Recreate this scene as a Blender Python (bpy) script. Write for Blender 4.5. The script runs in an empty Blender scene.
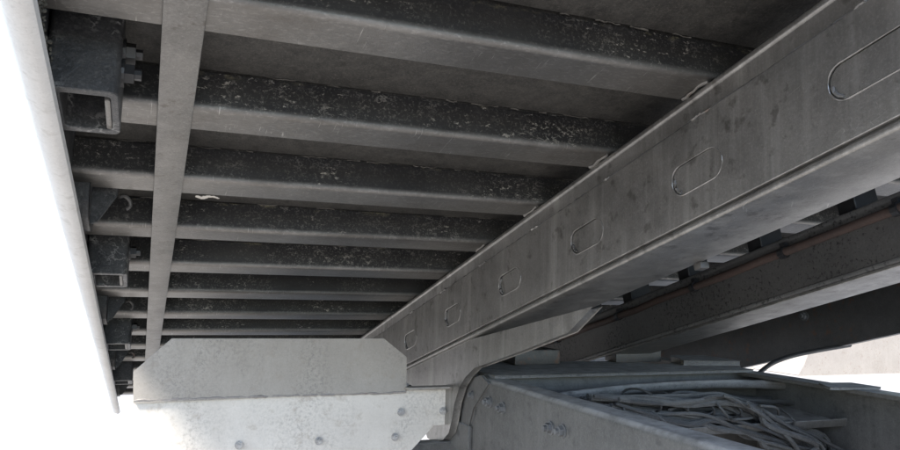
import bpy, bmesh, math, random
from mathutils import Vector, Matrix
random.seed(7)
S = bpy.context.scene
COL = S.collection
R = math.radians

# ---------------------------------------------------------------- camera
CAM_Z = 1.0                                   # camera height above the ground, metres
FPX = 740.0                                   # focal length in pixels of the 900 px wide photograph
def unit(v): return Vector(v).normalized()
cX = unit((1850, 108, FPX))                   # truck X axis (across), in image axes (right, down, forward)
_y = Vector((-312, 275, FPX)); cYd = (_y - cX*_y.dot(cX)).normalized()
cZd = cX.cross(cYd)
if cZd.y > 0: cZd = -cZd
TILT = R(15)                                  # the deck slopes 15 degrees down to its tail
cYt = math.cos(TILT)*cYd + math.sin(TILT)*cZd
cZt = math.cos(TILT)*cZd - math.sin(TILT)*cYd
def rowb(v): return (v.x, -v.y, -v.z)
cam = bpy.data.cameras.new('camera'); cam.sensor_width = 36; cam.lens = FPX/900*36
cam.clip_start = 0.02; cam.clip_end = 3000
cam_o = bpy.data.objects.new('camera', cam); COL.objects.link(cam_o)
M3 = Matrix((rowb(cX), rowb(cYt), rowb(cZt)))
cam_o.matrix_world = Matrix.Translation((0, 0, CAM_Z)) @ M3.to_4x4()
S.camera = cam_o

# ---------------------------------------------------------------- sky, sun, exposure
SUN_EL, SUN_AZ = R(52), R(232)                # azimuth measured from +Y clockwise (towards +X)
w = bpy.data.worlds.new('World'); S.world = w; w.use_nodes = True
wn = w.node_tree.nodes; bg = wn['Background']
sky = wn.new('ShaderNodeTexSky'); sky.sky_type = 'NISHITA'; sky.sun_disc = False
sky.sun_elevation = SUN_EL; sky.sun_rotation = SUN_AZ
sky.air_density = 1.0; sky.dust_density = 1.0; sky.ozone_density = 1.0
w.node_tree.links.new(sky.outputs[0], bg.inputs[0]); bg.inputs[1].default_value = 0.15
sl = bpy.data.lights.new('sun', 'SUN'); sl.energy = 3.0; sl.angle = R(12); sl.color = (1, .95, .88)
so = bpy.data.objects.new('sun', sl); COL.objects.link(so)
sd = Vector((math.sin(SUN_AZ)*math.cos(SUN_EL), math.cos(SUN_AZ)*math.cos(SUN_EL), math.sin(SUN_EL)))
so.rotation_euler = sd.to_track_quat('Z', 'Y').to_euler(); so.location = (-4, -4, 6)
vs = S.view_settings; vs.view_transform = 'Standard'; vs.look = 'None'; vs.gamma = 1; vs.use_curve_mapping = False
vs.exposure = 2.0

# ---------------------------------------------------------------- frames of reference
H = 0.5                                       # undersides of the crossmembers above the lens, along the deck normal
CT, ST = math.cos(TILT), math.sin(TILT)
def d2w(p):                                   # deck coordinates -> world
    x, y, z = p
    return Vector((x, y*CT + z*ST, CAM_Z + z*CT - y*ST))
def t2w(p): return Vector((p[0], p[1], CAM_Z + p[2]))
def ray(u, v, deck=False):
    d = Vector((u-450, v-225, FPX))
    return Vector((d.dot(cX), d.dot(cYd if deck else cYt), d.dot(cZd if deck else cZt)))
def at(u, v, ax, val, deck=False):            # the point of that direction on a known plane
    d = ray(u, v, deck); return d*(val/d[ax])

# ---------------------------------------------------------------- materials
def nodes(name):
    m = bpy.data.materials.new(name); m.use_nodes = True
    nt = m.node_tree; b = nt.nodes['Principled BSDF']
    return m, nt, b
def N(nt, t, **kw):
    n = nt.nodes.new(t)
    for k, v in kw.items():
        if k.startswith('i_'):
            key = k[2:]; key = int(key) if key.isdigit() else key
            n.inputs[key].default_value = v
        else: setattr(n, k, v)
    return n
def noise(nt, vec, scale, detail=6, rough=.6, stretch=None):
    if stretch:
        mp = N(nt, 'ShaderNodeMapping'); mp.inputs['Scale'].default_value = stretch
        nt.links.new(vec, mp.inputs['Vector']); vec = mp.outputs[0]
    n = N(nt, 'ShaderNodeTexNoise'); n.inputs['Scale'].default_value = scale
    n.inputs['Detail'].default_value = detail; n.inputs['Roughness'].default_value = rough
    nt.links.new(vec, n.inputs['Vector']); return n.outputs['Fac']
def ramp(nt, fac, a, b, ca=(0,0,0,1), cb=(1,1,1,1)):
    r = N(nt, 'ShaderNodeValToRGB'); e = r.color_ramp.elements
    e[0].position = a; e[1].position = b; e[0].color = ca; e[1].color = cb
    nt.links.new(fac, r.inputs[0]); return r.outputs[0]
def mix(nt, fac, a, b):
    n = N(nt, 'ShaderNodeMix', data_type='RGBA')
    for sock, v in ((n.inputs[0], fac), (n.inputs[6], a), (n.inputs[7], b)):
        if isinstance(v, bpy.types.NodeSocket): nt.links.new(v, sock)
        elif isinstance(v, (int, float)): sock.default_value = v
        else: sock.default_value = (*v, 1) if len(v) == 3 else v
    return n.outputs[2]
def math_(nt, op, a, b):
    n = N(nt, 'ShaderNodeMath', operation=op, use_clamp=True)
    for sock, v in ((n.inputs[0], a), (n.inputs[1], b)):
        if isinstance(v, bpy.types.NodeSocket): nt.links.new(v, sock)
        else: sock.default_value = v
    return n.outputs[0]
def bump(nt, b, h, strength, dist=.004):
    n = N(nt, 'ShaderNodeBump'); n.inputs['Strength'].default_value = strength
    n.inputs['Distance'].default_value = dist
    nt.links.new(h, n.inputs['Height']); nt.links.new(n.outputs[0], b.inputs['Normal'])
def worldpos(nt): return N(nt, 'ShaderNodeNewGeometry').outputs['Position']

def lines(nt, P, scale, width, stretch=None):
    """thin crooked lines where a noise field crosses one half"""
    n = noise(nt, P, scale, 4, .6, stretch)
    a = N(nt, 'ShaderNodeMath', operation='SUBTRACT'); nt.links.new(n, a.inputs[0]); a.inputs[1].default_value = .5
    b = N(nt, 'ShaderNodeMath', operation='ABSOLUTE'); nt.links.new(a.outputs[0], b.inputs[0])
    return ramp(nt, b.outputs[0], width*.4, width, (1,1,1,1), (0,0,0,1))
def metal_mat(name, base, dark, light, rough=.55, metal=.0, speck=.5, rust=0., streak=0., bumps=.25, scratch=.3, rustcol=(.16,.07,.035), dust=None, stain=0., rth=.56, rsc=34, flake=0.):
    """weathered painted / bare metal: soft clouds, drip streaks, fine specks, scratches, rust spots, dust lying on upward faces"""
    m, nt, b = nodes(name); P = worldpos(nt)
    big = noise(nt, P, 5, 8, .62); col = mix(nt, ramp(nt, big, .25, .75), dark, base)
    mid = noise(nt, P, 45, 8, .75); col = mix(nt, math_(nt, 'MULTIPLY', ramp(nt, mid, .35, .8), speck*.7), col, light)
    fine = noise(nt, P, 300, 4, .75); col = mix(nt, math_(nt, 'MULTIPLY', ramp(nt, fine, .50, .72), speck*.9), col, light)
    fd = noise(nt, P, 210, 5, .8); col = mix(nt, math_(nt, 'MULTIPLY', ramp(nt, fd, .52, .70), speck*.8), col, tuple(c*.6 for c in dark))
    if streak:
        st = noise(nt, P, 22, 6, .65, (1.0, 1.5, .10)); col = mix(nt, math_(nt, 'MULTIPLY', ramp(nt, st, .5, .8), streak), col, light)
        s2 = noise(nt, P, 26, 6, .65, (1.3, 1.3, .09)); col = mix(nt, math_(nt, 'MULTIPLY', ramp(nt, s2, .5, .8), streak), col, dark)
    if scratch:
        mp = N(nt, 'ShaderNodeMapping'); mp.inputs['Rotation'].default_value = (.45, .2, .3); nt.links.new(P, mp.inputs['Vector'])
        s = ramp(nt, noise(nt, mp.outputs[0], 44, 3, .6, (.3, .3, 15)), .66, .76)
        s3 = ramp(nt, noise(nt, mp.outputs[0], 30, 4, .7, (14, 11, .45)), .64, .76)
        gate = ramp(nt, noise(nt, P, 5, 4, .6), .42, .62)
        s = math_(nt, 'MULTIPLY', math_(nt, 'MULTIPLY', math_(nt, 'MAXIMUM', s, s3), scratch), gate); col = mix(nt, s, col, light)
    if stain:                                    # patches of fine mildew-like specks
        a = noise(nt, P, 120, 6, .8); g = noise(nt, P, 7, 5, .65, (1, 1, .35))
        k = math_(nt, 'MULTIPLY', ramp(nt, a, .46, .60), ramp(nt, g, .5, .66))
        col = mix(nt, math_(nt, 'MULTIPLY', k, stain), col, tuple(c*.33 for c in dark))
        g2 = noise(nt, P, 9, 5, .6, (1, 1, .25)); col = mix(nt, math_(nt, 'MULTIPLY', ramp(nt, g2, .52, .72), stain*.5), col, (dark[0]*.62, dark[1]*.56, dark[2]*.5))
    if rust:
        r = noise(nt, P, rsc, 5, .65); r2 = noise(nt, P, 4, 3, .5)
        k = math_(nt, 'MULTIPLY', ramp(nt, math_(nt, 'MULTIPLY', r, math_(nt, 'ADD', r2, .5)), rth, rth+.09), rust)
        col = mix(nt, k, col, rustcol)
    if flake:                                    # curled pale flakes in loose patches
        vm = math_(nt, 'MULTIPLY', lines(nt, P, 60, .035, (.7, 1, .8)), ramp(nt, noise(nt, P, 34, 3, .6), .46, .56))
        pf = math_(nt, 'MULTIPLY', vm, ramp(nt, noise(nt, P, 9, 4, .6), .44, .62)); col = mix(nt, math_(nt, 'MULTIPLY', pf, flake), col, (.3, .295, .28))
    if dust:
        gn = N(nt, 'ShaderNodeNewGeometry'); sp = N(nt, 'ShaderNodeSeparateXYZ'); nt.links.new(gn.outputs['Normal'], sp.inputs[0])
        k = math_(nt, 'MULTIPLY', ramp(nt, sp.outputs['Z'], .25, .9), ramp(nt, noise(nt, P, 25, 6, .7), .25, .6)); col = mix(nt, k, col, dust)
    nt.links.new(col, b.inputs['Base Color'])
    rr = N(nt, 'ShaderNodeMapRange'); rr.inputs['To Min'].default_value = max(.1, rough-.16); rr.inputs['To Max'].default_value = min(1, rough+.18)
    nt.links.new(noise(nt, P, 22, 6, .7), rr.inputs['Value']); nt.links.new(rr.outputs[0], b.inputs['Roughness'])
    b.inputs['Metallic'].default_value = metal
    if bumps: bump(nt, b, math_(nt, 'ADD', math_(nt,'MULTIPLY', noise(nt, P, 110, 6, .75), .5), math_(nt,'MULTIPLY', noise(nt, P, 7, 3, .5), .8)), bumps, .003)
    return m

def member_mat():
    """crossmembers: near-black with pale specks on the upright web, paler bare metal on the bottom flange, blended by height"""
    m, nt, b = nodes('two_tone_crossmember'); P = worldpos(nt)
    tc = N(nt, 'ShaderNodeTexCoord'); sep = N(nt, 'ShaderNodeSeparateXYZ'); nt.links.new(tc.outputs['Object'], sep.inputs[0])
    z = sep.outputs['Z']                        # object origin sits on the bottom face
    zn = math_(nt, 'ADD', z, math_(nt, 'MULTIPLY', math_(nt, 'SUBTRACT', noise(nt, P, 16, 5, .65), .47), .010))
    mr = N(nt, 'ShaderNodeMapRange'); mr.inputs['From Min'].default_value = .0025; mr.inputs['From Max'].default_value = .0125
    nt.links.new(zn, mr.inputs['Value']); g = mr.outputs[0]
    big = noise(nt, P, 5, 8, .65)
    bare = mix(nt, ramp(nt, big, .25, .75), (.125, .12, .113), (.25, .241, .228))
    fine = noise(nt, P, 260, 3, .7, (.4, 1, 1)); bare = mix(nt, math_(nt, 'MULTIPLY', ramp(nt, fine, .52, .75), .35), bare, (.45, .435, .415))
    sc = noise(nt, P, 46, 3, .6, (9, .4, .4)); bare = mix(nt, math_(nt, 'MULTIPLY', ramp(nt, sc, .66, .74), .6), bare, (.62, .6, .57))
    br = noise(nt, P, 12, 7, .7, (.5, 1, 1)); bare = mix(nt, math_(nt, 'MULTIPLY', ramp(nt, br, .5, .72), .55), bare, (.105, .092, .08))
    web_col = mix(nt, ramp(nt, noise(nt, P, 6, 6, .6), .3, .72), (.011, .011, .012), (.034, .033, .032))
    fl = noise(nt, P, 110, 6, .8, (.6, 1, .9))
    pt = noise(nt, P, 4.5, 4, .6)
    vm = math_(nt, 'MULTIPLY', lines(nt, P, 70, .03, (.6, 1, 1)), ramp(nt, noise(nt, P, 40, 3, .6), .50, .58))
    web_col = mix(nt, math_(nt, 'MULTIPLY', math_(nt, 'MULTIPLY', vm, ramp(nt, pt, .42, .62)), .85), web_col, (.2, .19, .17))
    web_col = mix(nt, math_(nt, 'MULTIPLY', math_(nt, 'MULTIPLY', ramp(nt, noise(nt, P, 240, 4, .75), .54, .64), ramp(nt, pt, .30, .62)), .8), web_col, (.17, .162, .146))
    fl2 = noise(nt, P, 130, 4, .8, (.5, 1, 1)); web_col = mix(nt, math_(nt, 'MULTIPLY', math_(nt, 'MULTIPLY', ramp(nt, fl2, .60, .64), ramp(nt, noise(nt, P, 7, 4, .6), .46, .60)), .95), web_col, (.36, .34, .30))
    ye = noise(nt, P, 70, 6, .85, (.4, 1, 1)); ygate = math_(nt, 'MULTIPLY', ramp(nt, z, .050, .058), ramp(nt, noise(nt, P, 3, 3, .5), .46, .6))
    web_col = mix(nt, math_(nt, 'MULTIPLY', math_(nt, 'MULTIPLY', ramp(nt, ye, .52, .6), ygate), .8), web_col, (.22, .2, .12))
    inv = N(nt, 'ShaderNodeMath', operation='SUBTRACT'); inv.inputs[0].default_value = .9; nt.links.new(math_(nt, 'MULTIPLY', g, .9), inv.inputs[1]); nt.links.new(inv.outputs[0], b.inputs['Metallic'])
    nt.links.new(mix(nt, g, bare, web_col), b.inputs['Base Color'])
    rv = N(nt, 'ShaderNodeMapRange'); rv.inputs['To Min'].default_value = .26; rv.inputs['To Max'].default_value = .5; nt.links.new(noise(nt, P, 14, 6, .7, (.4, 1, 1)), rv.inputs['Value']); nt.links.new(mix(nt, g, rv.outputs[0], (.55, .55, .55)), b.inputs['Roughness'])
    bump(nt, b, math_(nt, 'ADD', math_(nt, 'MULTIPLY', fl, .5), math_(nt, 'MULTIPLY', noise(nt, P, 35, 4, .7), .5)), .45, .003)
    return m

def flat_mat(name, col, rough=.6, metal=0., var=.25, scale=30, bumps=.1):
    m, nt, b = nodes(name); P = worldpos(nt)
    n = noise(nt, P, scale, 5, .65); d = tuple(c*(1-var) for c in col); l = tuple(min(1, c*(1+var)) for c in col)
    nt.links.new(mix(nt, ramp(nt, n, .3, .7), d, l), b.inputs['Base Color'])
    b.inputs['Roughness'].default_value = rough; b.inputs['Metallic'].default_value = metal
    if bumps: bump(nt, b, n, bumps, .002)
    return m

MT = {
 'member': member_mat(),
 'plank': metal_mat('dirty_floor_plank', (.043, .04, .0365), (.016, .0155, .0145), (.13, .121, .105), .6, .2, .8, .5, 0, .5, .15, (.02, .018, .016)),
 'beam': metal_mat('dull_grey_steel_rail', (.275, .263, .246), (.165, .157, .147), (.56, .54, .505), .36, .8, .3, .5, .5, .3, 1.0, (.06, .052, .044)),
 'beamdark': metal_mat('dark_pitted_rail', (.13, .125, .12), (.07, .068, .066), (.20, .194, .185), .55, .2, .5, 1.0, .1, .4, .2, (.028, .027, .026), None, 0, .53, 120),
 'strip': metal_mat('scuffed_flat_bar', (.21, .202, .19), (.12, .115, .107), (.36, .347, .326), .42, .6, .5, .45, 0, .35, .6, (.07, .052, .038)),
 'rail': metal_mat('pale_aluminium_rail', (.58, .572, .555), (.44, .433, .42), (.68, .67, .655), .5, .1, .4, .3, .2, .2, .2, (.3, .28, .25)),
 'coat': metal_mat('black_undercoating', (.034, .0345, .037), (.014, .0145, .016), (.15, .147, .14), .42, 0, .6, 0, 0, 1.0, .1, flake=.9),
 'worn': metal_mat('worn_pocket_edge', (.24, .215, .2), (.12, .11, .1), (.36, .34, .31), .6, 0, .5, .5, 0, .3, .2),
 'tarnished': metal_mat('tarnished_steel', (.085, .08, .075), (.04, .038, .036), (.16, .15, .14), .45, .4, .5, .5, 0, .3, .2),
 'dark': flat_mat('black_steel', (.02, .02, .021), .4, 0, .5),
 'bolt': flat_mat('zinc_bolt', (.34, .33, .32), .38, .5, .35, 60),
 'boltdark': flat_mat('dusty_bolt', (.10, .099, .098), .6, 0, .4, 60),
 'weld': metal_mat('weld_bead', (.2, .188, .172), (.09, .083, .075), (.32, .305, .28), .4, .4, .6, .4, 0, .7, 0),
 'rust': metal_mat('rusty_pipe', (.075, .045, .036), (.035, .026, .023), (.12, .085, .068), .7, 0, .5, .5, 0, .5, .1, (.03, .022, .02)),
 'frame': metal_mat('grey_dusty_frame', (.09, .086, .080), (.04, .0385, .0365), (.165, .159, .15), .5, .1, .55, .4, .35, .35, .4, (.025, .024, .024), (.34, .33, .315)),
 'framedust': metal_mat('dusty_crossmember', (.12, .116, .11), (.05, .0485, .0465), (.22, .213, .203), .7, 0, .7, .5, .1, .5, .3, (.02, .02, .02), (.30, .29, .276)),
 'plate': metal_mat('galvanised_guard', (.285, .26, .228), (.22, .198, .173), (.37, .341, .304), .5, .1, .4, .3, .2, .2, .2, (.2, .165, .13), None, .42),
 'white': metal_mat('chipped_white_paint', (.56, .52, .465), (.44, .406, .36), (.63, .59, .535), .45, 0, .35, .4, .25, .2, .2, (.3, .25, .2), None, .42),
 'wire': metal_mat('dusty_wire_jacket', (.055, .0535, .051), (.018, .0175, .017), (.13, .127, .122), .8, 0, .8, .4, 0, .6, 0, (.012, .012, .012), (.125, .121, .115)),
 'wiredark': metal_mat('grimy_black_wire', (.03, .03, .0305), (.012, .012, .0125), (.08, .08, .08), .7, 0, .6, 0, 0, .6, 0, (.02, .02, .02), (.10, .098, .095)),
 'rubber': flat_mat('black_rubber', (.014, .014, .015), .75, 0, .5),
 'flake': metal_mat('dry_sealant_flakes', (.12, .11, .094), (.05, .046, .04), (.21, .196, .17), .9, 0, .7, 0, 0, .5, 0),
 'moss': metal_mat('caked_mud', (.085, .08, .066), (.04, .038, .033), (.17, .16, .133), .9, 0, .7, 0, 0, .9, 0),
 'concrete': metal_mat('pale_concrete', (.27, .238, .205), (.205, .178, .15), (.33, .3, .268), .85, 0, .5, .5, .2, .3, 0, (.17, .115, .075)),
}

# ---------------------------------------------------------------- mesh helpers
def link(name, me, mat, loc=(0,0,0), parent=None):
    o = bpy.data.objects.new(name, me); COL.objects.link(o); o.location = loc
    if mat and not me.materials: me.materials.append(MT[mat] if isinstance(mat, str) else mat)
    o.parent = parent; return o
def root(name, label, cat, loc, rotx=0, group=None):
    o = bpy.data.objects.new(name, None); COL.objects.link(o); o.location = loc; o.rotation_euler = (rotx, 0, 0)
    o.empty_display_size = .1; o['label'] = label; o['category'] = cat
    if group: o['group'] = group
    return o
def tag(o, label, cat, group=None, kind=None):
    if label: o['label'] = label
    if cat: o['category'] = cat
    if group: o['group'] = group
    if kind: o['kind'] = kind
    return o
ORG = {}                                        # origin of each parent in its own build coordinates
def fin(bm, name, mat, parent, bevel=0, seg=2, smooth=False, origin=None, angle=35):
    """finish a bmesh made in the parent's build coordinates: bevel, recentre, link"""
    bmesh.ops.remove_doubles(bm, verts=bm.verts, dist=1e-6)
    if bevel:
        es = [e for e in bm.edges if len(e.link_faces) == 2 and e.calc_face_angle(0) > R(angle)]
        bmesh.ops.bevel(bm, geom=es, offset=bevel, segments=seg, affect='EDGES', profile=.6, clamp_overlap=True)
    bmesh.ops.recalc_face_normals(bm, faces=bm.faces)
    if origin is None:
        lo = Vector([min(v.co[i] for v in bm.verts) for i in range(3)]); hi = Vector([max(v.co[i] for v in bm.verts) for i in range(3)])
        origin = (lo+hi)/2
    origin = Vector(origin)
    for v in bm.verts: v.co -= origin
    me = bpy.data.meshes.new(name); bm.to_mesh(me); bm.free()
    if smooth or bevel:
        me.polygons.foreach_set('use_smooth', [True]*len(me.polygons))
        me.set_sharp_from_angle(angle=R(40))
    po = ORG.get(parent.name, Vector()) if parent else Vector()
    o = link(name, me, mat, origin - po, parent); ORG[o.name] = origin
    return o
def box(bm, x0, x1, y0, y1, z0, z1):
    vs_ = [bm.verts.new((x, y, z)) for z in (z0, z1) for y in (y0, y1) for x in (x0, x1)]
    for f in ((0,1,3,2), (4,6,7,5), (0,4,5,1), (2,3,7,6), (0,2,6,4), (1,5,7,3)): bm.faces.new([vs_[i] for i in f])
def prism(bm, prof, ax, a, b):
    """closed 2D profile swept along axis ax (0: profile is y,z; 1: x,z; 2: x,y)"""
    def P(p, t): return ((t, p[0], p[1]), (p[0], t, p[1]), (p[0], p[1], t))[ax]
    A = [bm.verts.new(P(p, a)) for p in prof]; B = [bm.verts.new(P(p, b)) for p in prof]; n = len(prof)
    bm.faces.new(A); bm.faces.new(B[::-1])
    for i in range(n): bm.faces.new((A[i], A[(i+1) % n], B[(i+1) % n], B[i]))
def catmull(pts, sub=6):
    pts = [Vector(p) for p in pts]; out = []
    ext = [2*pts[0]-pts[1]] + pts + [2*pts[-1]-pts[-2]]
    for i in range(1, len(ext)-2):
        p0, p1, p2, p3 = ext[i-1:i+3]
        for k in range(sub):
            t = k/sub
            out.append(.5*((2*p1)+(-p0+p2)*t+(2*p0-5*p1+4*p2-p3)*t*t+(-p0+3*p1-3*p2+p3)*t**3))
    out.append(pts[-1]); return out
def tube(bm, pts, r, n=8, rj=0.):
    rings = []; up = Vector((.13, .21, .97)).normalized()
    for i, p in enumerate(pts):
        d = (Vector(pts[min(i+1, len(pts)-1)]) - Vector(pts[max(i-1, 0)])).normalized()
        a = d.cross(up); a = a.normalized() if a.length > 1e-4 else Vector((1,0,0)); b = a.cross(d)
        rr = r*(1+random.uniform(-rj, rj))
        rings.append([bm.verts.new(Vector(p)+rr*(math.cos(2*math.pi*k/n)*a+math.sin(2*math.pi*k/n)*b)) for k in range(n)])
    for A, B in zip(rings, rings[1:]):
        for k in range(n): bm.faces.new((A[k], A[(k+1) % n], B[(k+1) % n], B[k]))
    bm.faces.new(rings[0][::-1]); bm.faces.new(rings[-1])
def stadium(cy, cz, L, Hh, n=8):
    r = Hh/2; a = L/2 - r; out = []
    for k in range(n+1): t = -math.pi/2 + math.pi*k/n; out.append((cy+a+r*math.cos(t), cz+r*math.sin(t)))
    for k in range(n+1): t = math.pi/2 + math.pi*k/n; out.append((cy-a+r*math.cos(t), cz+r*math.sin(t)))
    return out
def arc2(c, r, a0, a1, n=5): return [(c[0]+r*math.cos(R(a0+(a1-a0)*k/n)), c[1]+r*math.sin(R(a0+(a1-a0)*k/n))) for k in range(n+1)]

_bolts = {}
def bolt(parent, p, axis, mat='bolt', s=1.0, name='bolt'):
    """hex head on a washer with a thread stub; +Z of the mesh points out along axis"""
    key = mat
    if key not in _bolts:
        bm = bmesh.new()
        prism(bm, [(.0125*math.cos(R(22.5*k)), .0125*math.sin(R(22.5*k))) for k in range(16)], 2, 0, .0025)
        prism(bm, [(.0095*math.cos(R(60*k)), .0095*math.sin(R(60*k))) for k in range(6)], 2, .0025, .0105)
        prism(bm, [(.0052*math.cos(R(45*k)), .0052*math.sin(R(45*k))) for k in range(8)], 2, .0105, .0165)
        es = [e for e in bm.edges if e.calc_face_angle(0) > 1 and e.calc_length() < .012]
        bmesh.ops.bevel(bm, geom=es, offset=.001, segments=1, affect='EDGES')
        bmesh.ops.recalc_face_normals(bm, faces=bm.faces)
        me = bpy.data.meshes.new('bolt'); bm.to_mesh(me); bm.free(); me.materials.append(MT[mat]); _bolts[key] = me
    o = link(name, _bolts[key], None, Vector(p)-ORG.get(parent.name, Vector()), parent)
    o.rotation_euler = Vector(axis).to_track_quat('Z', 'Y').to_euler(); o.scale = (s, s, s)
    o.rotation_euler.rotate_axis('Z', random.uniform(0, 1)); return o

# ================================================================ the setting
bm = bmesh.new(); bmesh.ops.create_grid(bm, x_segments=1, y_segments=1, size=600)
g_me = bpy.data.meshes.new('ground'); bm.to_mesh(g_me); bm.free()
gm, nt, b = nodes('pale_concrete_yard'); P = worldpos(nt)
c = mix(nt, ramp(nt, noise(nt, P, 1.2, 6, .65), .3, .7), (.225, .212, .195), (.285, .27, .25))
c = mix(nt, math_(nt, 'MULTIPLY', ramp(nt, noise(nt, P, 60, 4, .7), .5, .75), .4), c, (.17, .162, .15))
nt.links.new(c, b.inputs['Base Color']); b.inputs['Roughness'].default_value = .9
bump(nt, b, noise(nt, P, 80, 5, .7), .3, .004)
tag(link('ground', g_me, gm), None, None, kind='structure')

# ================================================================ the tilted carrier deck (built in deck coordinates)
DO = Vector((1.05, 2.2, .3065))
deck = root('carrier_deck', 'grey steel underside of a tilted truck carrier deck with rows of crossmembers', 'truck deck', d2w(DO), -TILT)
ORG[deck.name] = DO
XL, XR = -.108, 2.21                             # inner faces of the side rails
PITCH, FIRST, NM = .2553, .705-.2553, 15         # near face of the first crossmember in view
Y0, Y1 = FIRST-.255, 4.2
ZB, ZF = .5, .56                                 # crossmember underside, floor underside
# floor sheet with planks below it
bm = bmesh.new(); box(bm, XL-.0178, XR-.001, Y0, Y1, ZF+.015, ZF+.022)
floor = fin(bm, 'deck_floor', 'plank', deck)
plank_me = None
for k in range(-1, NM):
    ya = FIRST + k*PITCH + .0015; yb = ya + PITCH - .0065
    if plank_me is None:
        bm = bmesh.new(); box(bm, XL-.0175, XR, ya, yb, ZF, ZF+.014); o = fin(bm, 'plank', 'plank', floor, .002, 1); plank_me = o.data
    else:
        o = link('plank', plank_me, None, Vector(((XL-.0175+XR)/2, (ya+yb)/2, ZF+.007 + random.uniform(-.0006, .0008))) - ORG[floor.name], floor)
# crossmembers: formed channels with a soft near bend
cm = None
for k in range(NM):
    y = FIRST + k*PITCH
    if cm is None:
        prof = [(0, .0592), (0, .009)] + arc2((.009, .009), .009, 180, 270, 6)[1:] + [(.0635, 0), (.065, .0015), (.065, .007), (.02, .0075), (.008, .016), (.008, .052), (.05, .053), (.05, .0592)]
        bm = bmesh.new(); prism(bm, [(y+p[0], ZB+p[1]) for p in prof], 0, XL-.0175, XR-.002)
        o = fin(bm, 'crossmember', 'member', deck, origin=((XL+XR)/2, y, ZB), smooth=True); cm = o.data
    else:
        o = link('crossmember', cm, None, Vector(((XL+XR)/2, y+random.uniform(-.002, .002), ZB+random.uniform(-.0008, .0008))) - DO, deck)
    if .6 < y < 1.6:                             # ragged welds where the rail carries the crossmember
        for dx in (0,):
            bm = bmesh.new(); pts = [(.712+random.uniform(-.002,.002), y+.006+i*.009, ZB-.001+random.uniform(-.001,.001)) for i in range(7)]
            tube(bm, pts, .0028, 6, .35); fin(bm, 'weld_bead', 'weld', deck, smooth=True)
# flaking sealant along the joint between floor and crossmember
for k in range(8):
    y = FIRST + k*PITCH; bm = bmesh.new(); x = XL+.02
    while x < 1.2:
        L = random.uniform(.004, .05); n = max(2, int(L/.006))
        if random.random() < .55: tube(bm, [(x+i*L/n, y-.0058+random.uniform(-.0012,.0012), ZF-.0008+random.uniform(-.0012,.0008)) for i in range(n+1)], random.uniform(.0005, .0012), 4, .5)
        x += L + random.uniform(.002, .05)
    o = fin(bm, 'sealant_flakes', 'flake', deck); o['kind'] = 'stuff'
# flat bar running along under the crossmembers
bm = bmesh.new(); box(bm, -.004, .041, Y0+.02, Y1-.05, ZB-.0075, ZB-.0012)
fin(bm, 'flat_bar', 'strip', deck, .0015, 2)

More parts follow.
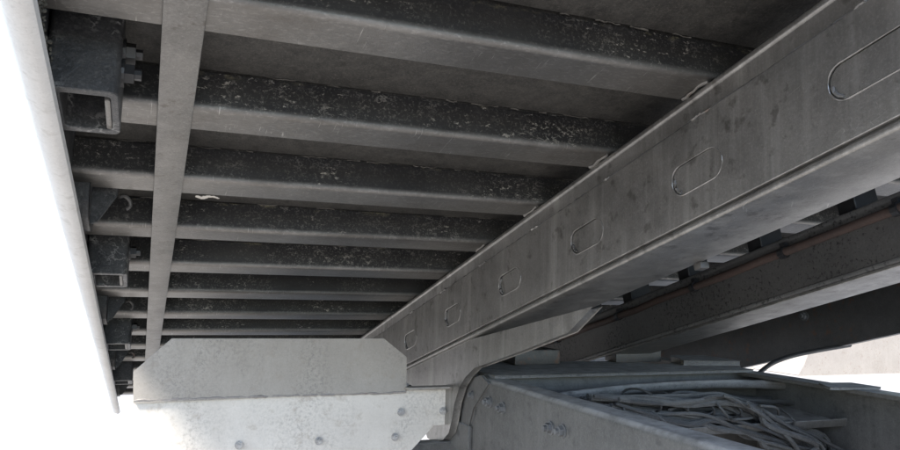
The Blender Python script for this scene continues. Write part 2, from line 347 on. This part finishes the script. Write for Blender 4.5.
# ---- main rails: channels open towards the middle of the deck
ZL = .3065
SLOTS = (.465, .765, 1.06, 1.372, 1.70, 2.03, 2.36)
def main_rail(xw, s, mat, near, ZB=ZB):
    """s=+1: flanges point to +X"""
    t = .009
    def X(a): return xw + s*a
    prof = [(X(0), ZL+.011), (X(-.004), ZL+.0085), (X(-.004), ZL+.0025), (X(-.0015), ZL), (X(.132), ZL), (X(.133), ZL+.001), (X(.133), ZL+.010), (X(.132), ZL+.011),
            (X(.02), ZL+.013), (X(t), ZL+.024), (X(t), ZB-.026), (X(.02), ZB-.0125), (X(.11), ZB-.0115), (X(.11), ZB-.0015), (X(-.0005), ZB-.0015), (X(-.003), ZB-.004), (X(-.003), ZB-.010), (X(0), ZB-.013)]
    bm = bmesh.new(); prism(bm, prof, 1, Y0+.01, Y1-.02)
    r = fin(bm, 'main_rail', mat, deck, .0012, 1)
    if not near: return r
    # welded side plate below the top band of the web
    bm = bmesh.new(); box(bm, xw-.0062, xw-.0004, Y0+.03, Y1-.3, ZL+.0125, .4585)
    sp = fin(bm, 'side_plate', 'beam', r, .0015, 2)
    cut = bmesh.new()
    for k, yc in enumerate(SLOTS):
        prism(cut, [Vector((yc + (p[0]-yc), p[1])) for p in stadium(yc, .383 if k else .388, .135 if k == 0 else .108, .046, 10)], 0, xw-.02, xw+.01)
    bmesh.ops.recalc_face_normals(cut, faces=cut.faces)
    for v in cut.verts: v.co -= ORG[sp.name]
    cme = bpy.data.meshes.new('slot_cutter'); cut.to_mesh(cme); cut.free(); co = bpy.data.objects.new('slot_cutter', cme); COL.objects.link(co)
    co.parent = sp; md = sp.modifiers.new('slots', 'BOOLEAN'); md.operation = 'DIFFERENCE'; md.object = co; md.solver = 'EXACT'
    bpy.context.view_layer.update(); dg = bpy.context.evaluated_depsgraph_get()
    nm = bpy.data.meshes.new_from_object(sp.evaluated_get(dg)); sp.modifiers.clear(); sp.data = nm
    bpy.data.objects.remove(co); bpy.data.meshes.remove(cme)
    if not nm.materials: nm.materials.append(MT['beam'])
    nm.polygons.foreach_set('use_smooth', [False]*len(nm.polygons))
    # stitch welds along its top edge
    for k in range(9):
        y = .46 + k*PITCH; L = random.uniform(.02, .05)
        bm = bmesh.new(); n = int(L/.004)
        tube(bm, [(xw-.004+random.uniform(-.0015,.001), y+i*.004, .4595+random.uniform(-.0015,.0015)) for i in range(n)], .0026, 6, .4)
        fin(bm, 'weld_bead', 'weld', r, smooth=True)
    # thin continuous seam
    bm = bmesh.new(); tube(bm, [(xw-.0025, .3+i*.012, .4592+random.uniform(-.001,.001)) for i in range(200)], .0022, 5, .45); fin(bm, 'weld_seam', 'beamdark', r, smooth=True)
    for k, yc in enumerate(SLOTS):
        L = .135 if k == 0 else .108
        zc = .383 if k else .388
        i_ = stadium(yc+random.uniform(-.001,.001), zc, L-.005, .041)
        st_ = stadium(yc, zc, L-.001, .045, 10); a0 = random.randint(0, 8); n_ = len(st_)+1
        bm = bmesh.new(); tube(bm, [Vector((xw-.0058, *st_[(a0+q) % len(st_)])) for q in range(n_)], .0011, 6, .7)   # thin uneven bead round part of the oval
        fin(bm, 'oval_patch_rim', 'beam', r, smooth=True)
        bm = bmesh.new(); prism(bm, i_, 0, xw-.0035+random.uniform(-.001,.001), xw-.0003)
        fin(bm, 'oval_patch', 'beam', r, .001, 1)
        bm = bmesh.new()                         # dark crescent at the far end of the oval
        tube(bm, [Vector((xw-.0042, *p)) for p in stadium(yc, zc, L-.010, .036, 8)[1:random.randint(5, 9)]], random.uniform(.0018, .0032), 6, .6)
        fin(bm, 'dark_crescent', 'beamdark', r, smooth=True)
    return r
railn = main_rail(.717, 1, 'beam', True)
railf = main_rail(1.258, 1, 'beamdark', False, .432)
for k in range(NM):                              # packers that carry the crossmembers on the shallow far rail
    y = FIRST + k*PITCH; bm = bmesh.new(); box(bm, 1.29, 1.36, y+.012, y+.055, .4315, ZB-.0005); fin(bm, 'packer_block', 'dark', railf, .002, 1)
bm = bmesh.new(); box(bm, 1.256, 1.392, Y0+.012, Y1-.03, ZL-.0065, ZL-.0006); fin(bm, 'wear_strip', 'beam', deck, .001, 1)
p = at(690, 262, 2, ZL, True); bm = bmesh.new(); box(bm, .842, .860, p.y-.009, p.y+.009, ZL-.012, ZL-.0006); fin(bm, 'stop_block', 'tarnished', deck, .002, 2)

# rusty pipe clipped inside the far main rail
bm = bmesh.new(); tube(bm, [(1.243+random.uniform(-.001,.001), Y0+.1+i*.08, .396+random.uniform(-.002,.002)) for i in range(34)], .009, 10, .06)
pipe = fin(bm, 'rusty_pipe', 'rust', deck, smooth=True)
for yy in (.55, .86, 1.13, 1.42, 1.75, 2.1):
    bm = bmesh.new(); tube(bm, [(1.243, yy-.007, .396), (1.243, yy+.007, .396)], .0125, 10); box(bm, 1.243, 1.2575, yy-.006, yy+.006, .4, .418)
    fin(bm, 'pipe_clamp', 'dark', pipe)
# ---- side rails
prof = [(XL-.018, .438), (XL-.002, .434), (XL, .43), (XL-.002, .4235), (XL-.008, .42), (XL-.014, .4205), (XL-.021, .4225), (XL-.028, .4275), (XL-.034, .436), (XL-.0375, .447), (XL-.038, .46), (XL-.038, .60), (XL-.034, .61), (XL-.02, .61), (XL-.018, .60)]
bm = bmesh.new(); prism(bm, prof, 1, Y0-.02, Y1); sr = fin(bm, 'side_rail', 'rail', deck, smooth=True)
sr.data.materials.append(MT['coat'])
for pl in sr.data.polygons:
    if pl.normal.x > .7 and pl.center.z > -.07: pl.material_index = 1
bm = bmesh.new(); prism(bm, [(XR, .33), (XR+.004, .324), (XR+.03, .324), (XR+.034, .33), (XR+.034, .6), (XR+.028, .61), (XR+.004, .61), (XR, .604)], 1, Y0-.02, Y1)
sr2 = fin(bm, 'side_rail', 'tarnished', deck, smooth=True)
bolt(sr2, (XR-.0005, at(805, 316, 0, XR, True).y, at(805, 316, 0, XR, True).z), (-1, 0, 0), 'boltdark', 1.4)
# mud caked in the corner above the near side rail
for k in range(240):
    y = .60+k*.0013+random.uniform(-.004,.004)
    if k == 0: bm = bmesh.new()
    bmesh.ops.create_icosphere(bm, subdivisions=1, radius=random.uniform(.001, .003), matrix=Matrix.Translation((XL-.014+random.uniform(-.003,.006), y, .448+random.uniform(-.008,.05))))
for v in bm.verts: v.co += Vector((random.uniform(-1,1), random.uniform(-1,1), random.uniform(-1,1)))*.0008
mud = fin(bm, 'caked_mud', 'moss', deck); mud['kind'] = 'stuff'

# ---- stake pockets on the inner face of the near side rail
def pocket(y0, first):
    x0, x1, y1, z0, z1 = XL-.0165, -.046, y0+.112, .443, .5585
    if first is None:
        bm = bmesh.new()
        def rr(a, b_, c_, d, r, n=4):
            return [q for cx, cy, s0 in ((b_-r, c_+r, -90), (b_-r, d-r, 0), (a+r, d-r, 90), (a+r, c_+r, 180)) for q in arc2((cx, cy), r, s0, s0+90, n)]
        O = rr(x0, x1, y0, y1, .010); I = rr(x0+.016, x1-.009, y0+.012, y1-.012, .006)
        n = len(O); Ob = [bm.verts.new((*p, z0)) for p in O]; Ot = [bm.verts.new((*p, z1)) for p in O]
        Ib = [bm.verts.new((*p, z0)) for p in I]; It = [bm.verts.new((*p, z1-.02)) for p in I]
        for i in range(n):
            j = (i+1) % n
            bm.faces.new((Ob[i], Ob[j], Ot[j], Ot[i])); bm.faces.new((Ib[i], It[i], It[j], Ib[j])); bm.faces.new((Ob[i], Ib[i], Ib[j], Ob[j]))
        bm.faces.new(Ot); bm.faces.new(It)
        # mouth lip below the tube
        return fin(bm, 'stake_pocket', 'coat', deck, .0012, 1, smooth=True)
    return link('stake_pocket', first.data, None, Vector(((x0+x1)/2, (y0+y1)/2, (z0+z1)/2)) - DO, deck)
pk = None
for k in range(4):
    y0 = .833 + k*.78
    o = pocket(y0, pk); ORG[o.name] = Vector(((XL-.0165-.046)/2, y0+.056, (.443+.5585)/2))
    if pk is None: pk = o
    bm = bmesh.new(); box(bm, -.062, -.0551, y0+.022, y0+.0995, .4434, .50); fin(bm, 'worn_lip', 'strip', o, .003, 2)
    for dz in ((.515, .487) if k == 0 else (.5,)):
        if y0 < 2.5:
            bt = bolt(o, (-.046, y0+.03, dz), (1, 0, 0), 'dark', 1.35)
# tie-down brackets between the pockets
def bracket(y):
    r = fin_b(y); return r
def fin_b(y):
    bm = bmesh.new()
    prism(bm, [(y-.07, .52), (y+.05, .52), (y+.05, .47), (y+.02, .445), (y-.05, .445), (y-.07, .47)], 0, XL-.0175, XL+.008)
    prism(bm, [(XL+.008, .545), (XL+.052, .545), (XL+.045, .50), (XL+.018, .452), (XL+.008, .447)], 1, y-.022, y-.016)
    o = fin(bm, 'tie_down_bracket', 'coat', deck, .0015, 1)
    bm = bmesh.new(); c = Vector((XL+.05, y-.019, .498))
    tube(bm, catmull([c, c+Vector((.008, .004, .004)), c+Vector((.016, .01, -.002)), c+Vector((.017, .014, -.011)), c+Vector((.011, .016, -.016))], 5), .0036, 8)
    fin(bm, 'hook', 'tarnished', o, smooth=True)
    return o
for k in range(4): bracket(1.33 + k*.78)
# small splash of dried sealant on a crossmember beside the flat bar
p = at(207, 198, 2, ZB-.002, True); bm = bmesh.new()
for k in range(34):
    t = k/33; rr = random.uniform(.0012, .0028)*(1.6-1.1*abs(t-.3))
    bmesh.ops.create_icosphere(bm, subdivisions=1, radius=rr, matrix=Matrix.Translation((p.x-.016+t*.036, p.y+.004*math.sin(t*7)+random.uniform(-.003,.003), ZB-.0002)) @ Matrix.Diagonal((1.6, 1.1, .4, 1)))
fin(bm, 'dried_sealant_splash', 'white', deck, smooth=True)

# ---- hinge arm hanging from the near main rail (outline in the rail's plane)
XH = .731
px = [(594, 309), (573, 331), (525, 350), (478, 367), (469, 376), (463, 386), (458, 402), (455, 420), (452, 432), (446, 439), (438, 441), (431, 437), (428, 428), (428, 405), (424, 392), (414, 384), (400, 376), (405, 366), (470, 335)]
prof = []
for u, v in px:
    q = at(u, v, 0, XH, True); prof.append((q.y, min(q.z, ZL-.0005)))
bm = bmesh.new(); prism(bm, prof, 0, XH-.010, XH+.010)
hinge = fin(bm, 'hinge_arm', 'beam', deck, .0025, 2, angle=50)

# ================================================================ the truck's own frame (built in level coordinates)
TO = Vector((1.07, .8, -.45))
tr = root('truck_frame', 'dusty blue grey truck chassis frame with riveted rail and cross plates', 'truck frame', t2w(TO))
ORG[tr.name] = TO
ZT = -.216; XF = .755; YE = 1.80
def frame_rail(x0, s, yend, ybeg, wd=.078):
    h, t, r = .255, .009, .013
    def X(a): return x0+s*a
    def arcs(cx, cz, a0, a1): return [(X(cx+r*math.cos(R(a))), cz+r*math.sin(R(a))) for a in [a0+(a1-a0)*k/5 for k in range(6)]]
    prof = [(X(wd), ZT), ] + arcs(r, ZT-r, 90, 180) + arcs(r, ZT-h+r, 180, 270) + [(X(wd), ZT-h), (X(wd), ZT-h+t), (X(t+.006), ZT-h+t), (X(t), ZT-h+t+.006), (X(t), ZT-t-.006), (X(t+.006), ZT-t), (X(wd), ZT-t)]
    bm = bmesh.new(); prism(bm, prof, 1, ybeg, yend)
    return fin(bm, 'frame_rail', 'frame', tr, smooth=True)
fl = frame_rail(XF, 1, YE, -.15, .055)
XG = 1.62
fr = frame_rail(XG, -1, 2.3, -.15)
for u, v in ((475, 395), (490, 402), (503, 408), (551, 428), (563, 431)):
    q = at(u, v, 0, XF); bolt(fl, (XF-.0003, q.y, q.z), (-1, 0, 0), 'boltdark', 1.1)
for k in range(5): bolt(fl, (XF-.0003, .95-.09*k, -.30-.02*(k % 2)), (-1, 0, 0), 'boltdark', 1.1)
# curved end gusset welded on the rail's end
bm = bmesh.new(); pts = [at(u, v, 0, XF-.004) for u, v in ((462, 392), (470, 380), (482, 376), (489, 384), (484, 392), (474, 408), (470, 425), (462, 430))]
prism(bm, [(p.y, p.z) for p in pts], 0, XF-.007, XF-.0004); fin(bm, 'end_gusset', 'frame', fl, .002, 1)
# cross plates between the rails
bm = bmesh.new(); XB = XG-.078
prism(bm, [(XF+.02, 1.62), (XB+.03, 1.62), (XB+.03, 1.75), (XB-.08, 1.83), (XB-.12, 1.79), (XB-.17, 1.79), (XB-.19, 1.88), (XF+.12, 1.92), (XF+.02, 1.86)], 2, ZT+.0008, ZT+.0085)
cp = fin(bm, 'cross_plate', 'framedust', tr, .002, 2)
bm = bmesh.new(); box(bm, XF+.0095, XG-.0095, 1.65, 1.658, ZT-.22, ZT-.001); fin(bm, 'crossmember_web', 'frame', tr, .001, 1)
bm = bmesh.new(); prism(bm, [(1.36, -.318), (1.65, -.300), (1.65, -.292), (1.368, -.310), (1.362, -.298), (1.354, -.299)], 0, XF+.0095, XG-.0095); fin(bm, 'lower_tray', 'frame', tr, .001, 1)
# block and uprights on the cross plate
def blk(x0, x1, y0, y1, z0, z1, mat='frame', name='spacer_block', bv=.004):
    bm = bmesh.new(); box(bm, x0, x1, y0, y1, z0, z1); return fin(bm, name, mat, tr, bv, 2)
blk(.93, 1.07, 1.82, 1.92, ZT+.0088, ZT+.05, 'tarnished')
blk(1.27, 1.43, 1.84, 1.90, ZT+.0088, ZT+.055, 'tarnished')
bm = bmesh.new(); prism(bm, [(1.43, 1.74), (1.60, 1.70), (1.60, 1.86), (1.50, 1.88), (1.465, 1.84), (1.46, 1.79)], 2, ZT+.009, ZT+.024); fin(bm, 'hook_plate', 'framedust', tr, .003, 2)
bm = bmesh.new(); prism(bm, [(1.47, 1.28), (1.61, 1.26), (1.61, 1.34), (1.52, 1.355)], 2, ZT+.0008, ZT+.007); fin(bm, 'flange_tab', 'framedust', tr, .001, 1)
# loom conduit crossing in front of the plate
bm = bmesh.new(); pts = [at(u, v, 1, 1.555) for u, v in ((540, 400), (585, 394), (630, 389), (690, 385), (745, 384), (800, 387), (850, 394))]
tube(bm, catmull(pts, 6), .0115, 10, .06); fin(bm, 'cross_conduit', 'framedust', tr, smooth=True)

for kk, (dv, yy, r_) in enumerate(((9, 1.60, .007), (14, 1.52, .006), (-4, 1.60, .006))):
    bm = bmesh.new(); pts = [at(u+random.uniform(-6,6), v+dv+random.uniform(-2,2), 1, yy) for u, v in ((545, 398), (600, 394), (650, 388), (700, 386), (750, 388), (800, 392), (860, 402))]
    tube(bm, catmull(pts, 6), r_, 8, .04); fin(bm, 'air_hose', 'wiredark', tr, smooth=True)
# ---- rear panel left of the frame
YP = 1.80
def pp(u, v): q = at(u, v, 1, YP); return (q.x, q.z)
bm = bmesh.new(); prism(bm, [pp(134, 372), pp(172, 339), pp(383, 339), pp(405, 357), pp(405, 391), pp(134, 402)], 1, YP-.008, YP)
guard = fin(bm, 'upper_guard_plate', 'plate', tr, .0015, 2)
low = [pp(128, 399), pp(445, 390), pp(451, 397), pp(450, 424), pp(434, 425), pp(400, 462), pp(398, 620), pp(124, 620)]
bm = bmesh.new(); prism(bm, low, 1, YP+.001, YP+.011)
panel = fin(bm, 'rear_panel', 'white', tr, .0015, 2)
a, b_ = pp(134, 399), pp(405, 391); bm = bmesh.new()
tube(bm, [(a[0]+(b_[0]-a[0])*k/60, YP-.006+random.uniform(-.001,.001), a[1]+(b_[1]-a[1])*k/60-.002+random.uniform(-.0012,.0012)) for k in range(61)], .0032, 7, .2)
fin(bm, 'rusty_seam', 'worn', guard, smooth=True)
a, b_ = pp(404, 387), pp(455, 387); bm = bmesh.new(); box(bm, a[0], b_[0], YP-.03, YP+.0006, a[1]-.004, a[1]+.002); fin(bm, 'ledge', 'plate', tr, .001, 1)
for u, v in ((401, 412), (395, 437), (319, 441), (239, 445), (443, 411), (350, 470), (280, 475), (180, 470)):
    q = pp(u, v); bolt(panel, (q[0], YP+.0008, q[1]), (0, -1, 0), 'bolt', .8)
# outrigger that ties the panel to the rail
bm = bmesh.new(); box(bm, .25, XF-.001, YP+.0115, YP+.06, -.47, -.40); fin(bm, 'outrigger', 'frame', tr, .003, 2)
bm = bmesh.new(); box(bm, XF-.012, XF-.0005, 1.7, YP+.06, -.47, -.34); fin(bm, 'outrigger_bracket', 'frame', tr, .003, 2)
# fender stay arching off the far rail
bm = bmesh.new(); pts = [at(u, v, 1, 1.89) for u, v in ((752, 380), (764, 369), (775, 362), (792, 356), (815, 351), (850, 345))]
tube(bm, catmull(pts, 5), .0075, 8); fin(bm, 'fender_stay', 'dark', tr, smooth=True)

# ================================================================ loose wiring draped between the rails
wr = root('wiring_bundle', 'tangle of dusty grey wires draped between the truck frame rails', 'wires', t2w((1.2, 1.45, -.32)))
ORG[wr.name] = Vector((1.2, 1.45, -.32))
for k in range(64):
    j = lambda s: random.uniform(-s, s)
    off = k/64
    ov = random.uniform(-1, 1); sw = random.uniform(-5, 5)
    P0 = [(600+j(20), 401+ov*4+j(2)), (650+j(12), 407+ov*9+j(4)), (690+j(10), 411+ov*12+sw+j(4)), (722+j(10), 412+ov*14+j(5)), (752+j(10), 420+ov*14-sw+j(6)), (778+j(12), 432+ov*11+j(6)), (805+j(20), 446+ov*8+j(6)), (835+j(40), 462+j(8))]
    pts = [at(u, v, 1, 1.34+off*.2+random.uniform(-.012, .012)) for u, v in P0]
    bm = bmesh.new(); tube(bm, catmull(pts, 5), random.choice((.003, .004, .0055, .007)), 6, .05)
    fin(bm, 'wire', 'wire' if k % 3 else 'wiredark', wr, smooth=True)
for k in range(5):                               # loops and loose ends
    u0, v0 = random.uniform(615, 760), random.uniform(398, 420)
    pts = [at(u0+dx+random.uniform(-5,5), v0+dy+random.uniform(-4,4), 1, 1.36+random.uniform(-.05, .05)) for dx, dy in ((0, -6), (10, 8), (24, 18), (34, 8), (26, -6), (12, -8))]
    bm = bmesh.new(); tube(bm, catmull(pts, 5), .003, 6); fin(bm, 'wire_loop', 'wire', wr, smooth=True)
for k in range(6):                               # ties round the bundle
    u, v = 640+k*26, 405+(k-2)*abs(k-2)*1.2
    c = at(u, v, 1, 1.42); bm = bmesh.new()
    tube(bm, [c+Vector((.004*math.sin(a*2)+random.uniform(-.001,.001), .075*math.cos(a), .024*math.sin(a))) for a in [math.pi*2*i/18 for i in range(19)]], .0028, 6, .1)
    fin(bm, 'cable_tie', 'wiredark', wr, smooth=True)

# ================================================================ pale concrete block standing beyond the truck
q = at(800, 376, 2, -CAM_Z)
cb = root('concrete_block', 'pale concrete barrier block with sloping end standing beyond the truck', 'concrete block', t2w((q.x+1.6, q.y, -CAM_Z)))
ORG[cb.name] = Vector((q.x+1.6, q.y, -CAM_Z))
bm = bmesh.new(); prism(bm, [(q.x, -CAM_Z), (q.x+.10, -CAM_Z+.12), (q.x+.52, -CAM_Z+.95), (q.x+3.4, -CAM_Z+.95), (q.x+3.6, -CAM_Z)], 1, q.y, q.y+.8)
fin(bm, 'block_body', 'concrete', cb, .03, 2)
for dx in (1.2, 2.3):
    bm = bmesh.new(); pts = [(q.x+dx, q.y+.4, -CAM_Z+.9), (q.x+dx, q.y+.4, -CAM_Z+1.02), (q.x+dx+.15, q.y+.4, -CAM_Z+1.08), (q.x+dx+.3, q.y+.4, -CAM_Z+1.02), (q.x+dx+.3, q.y+.4, -CAM_Z+.9)]
    tube(bm, catmull(pts, 4), .012, 8); fin(bm, 'lifting_loop', 'rust', cb, smooth=True)
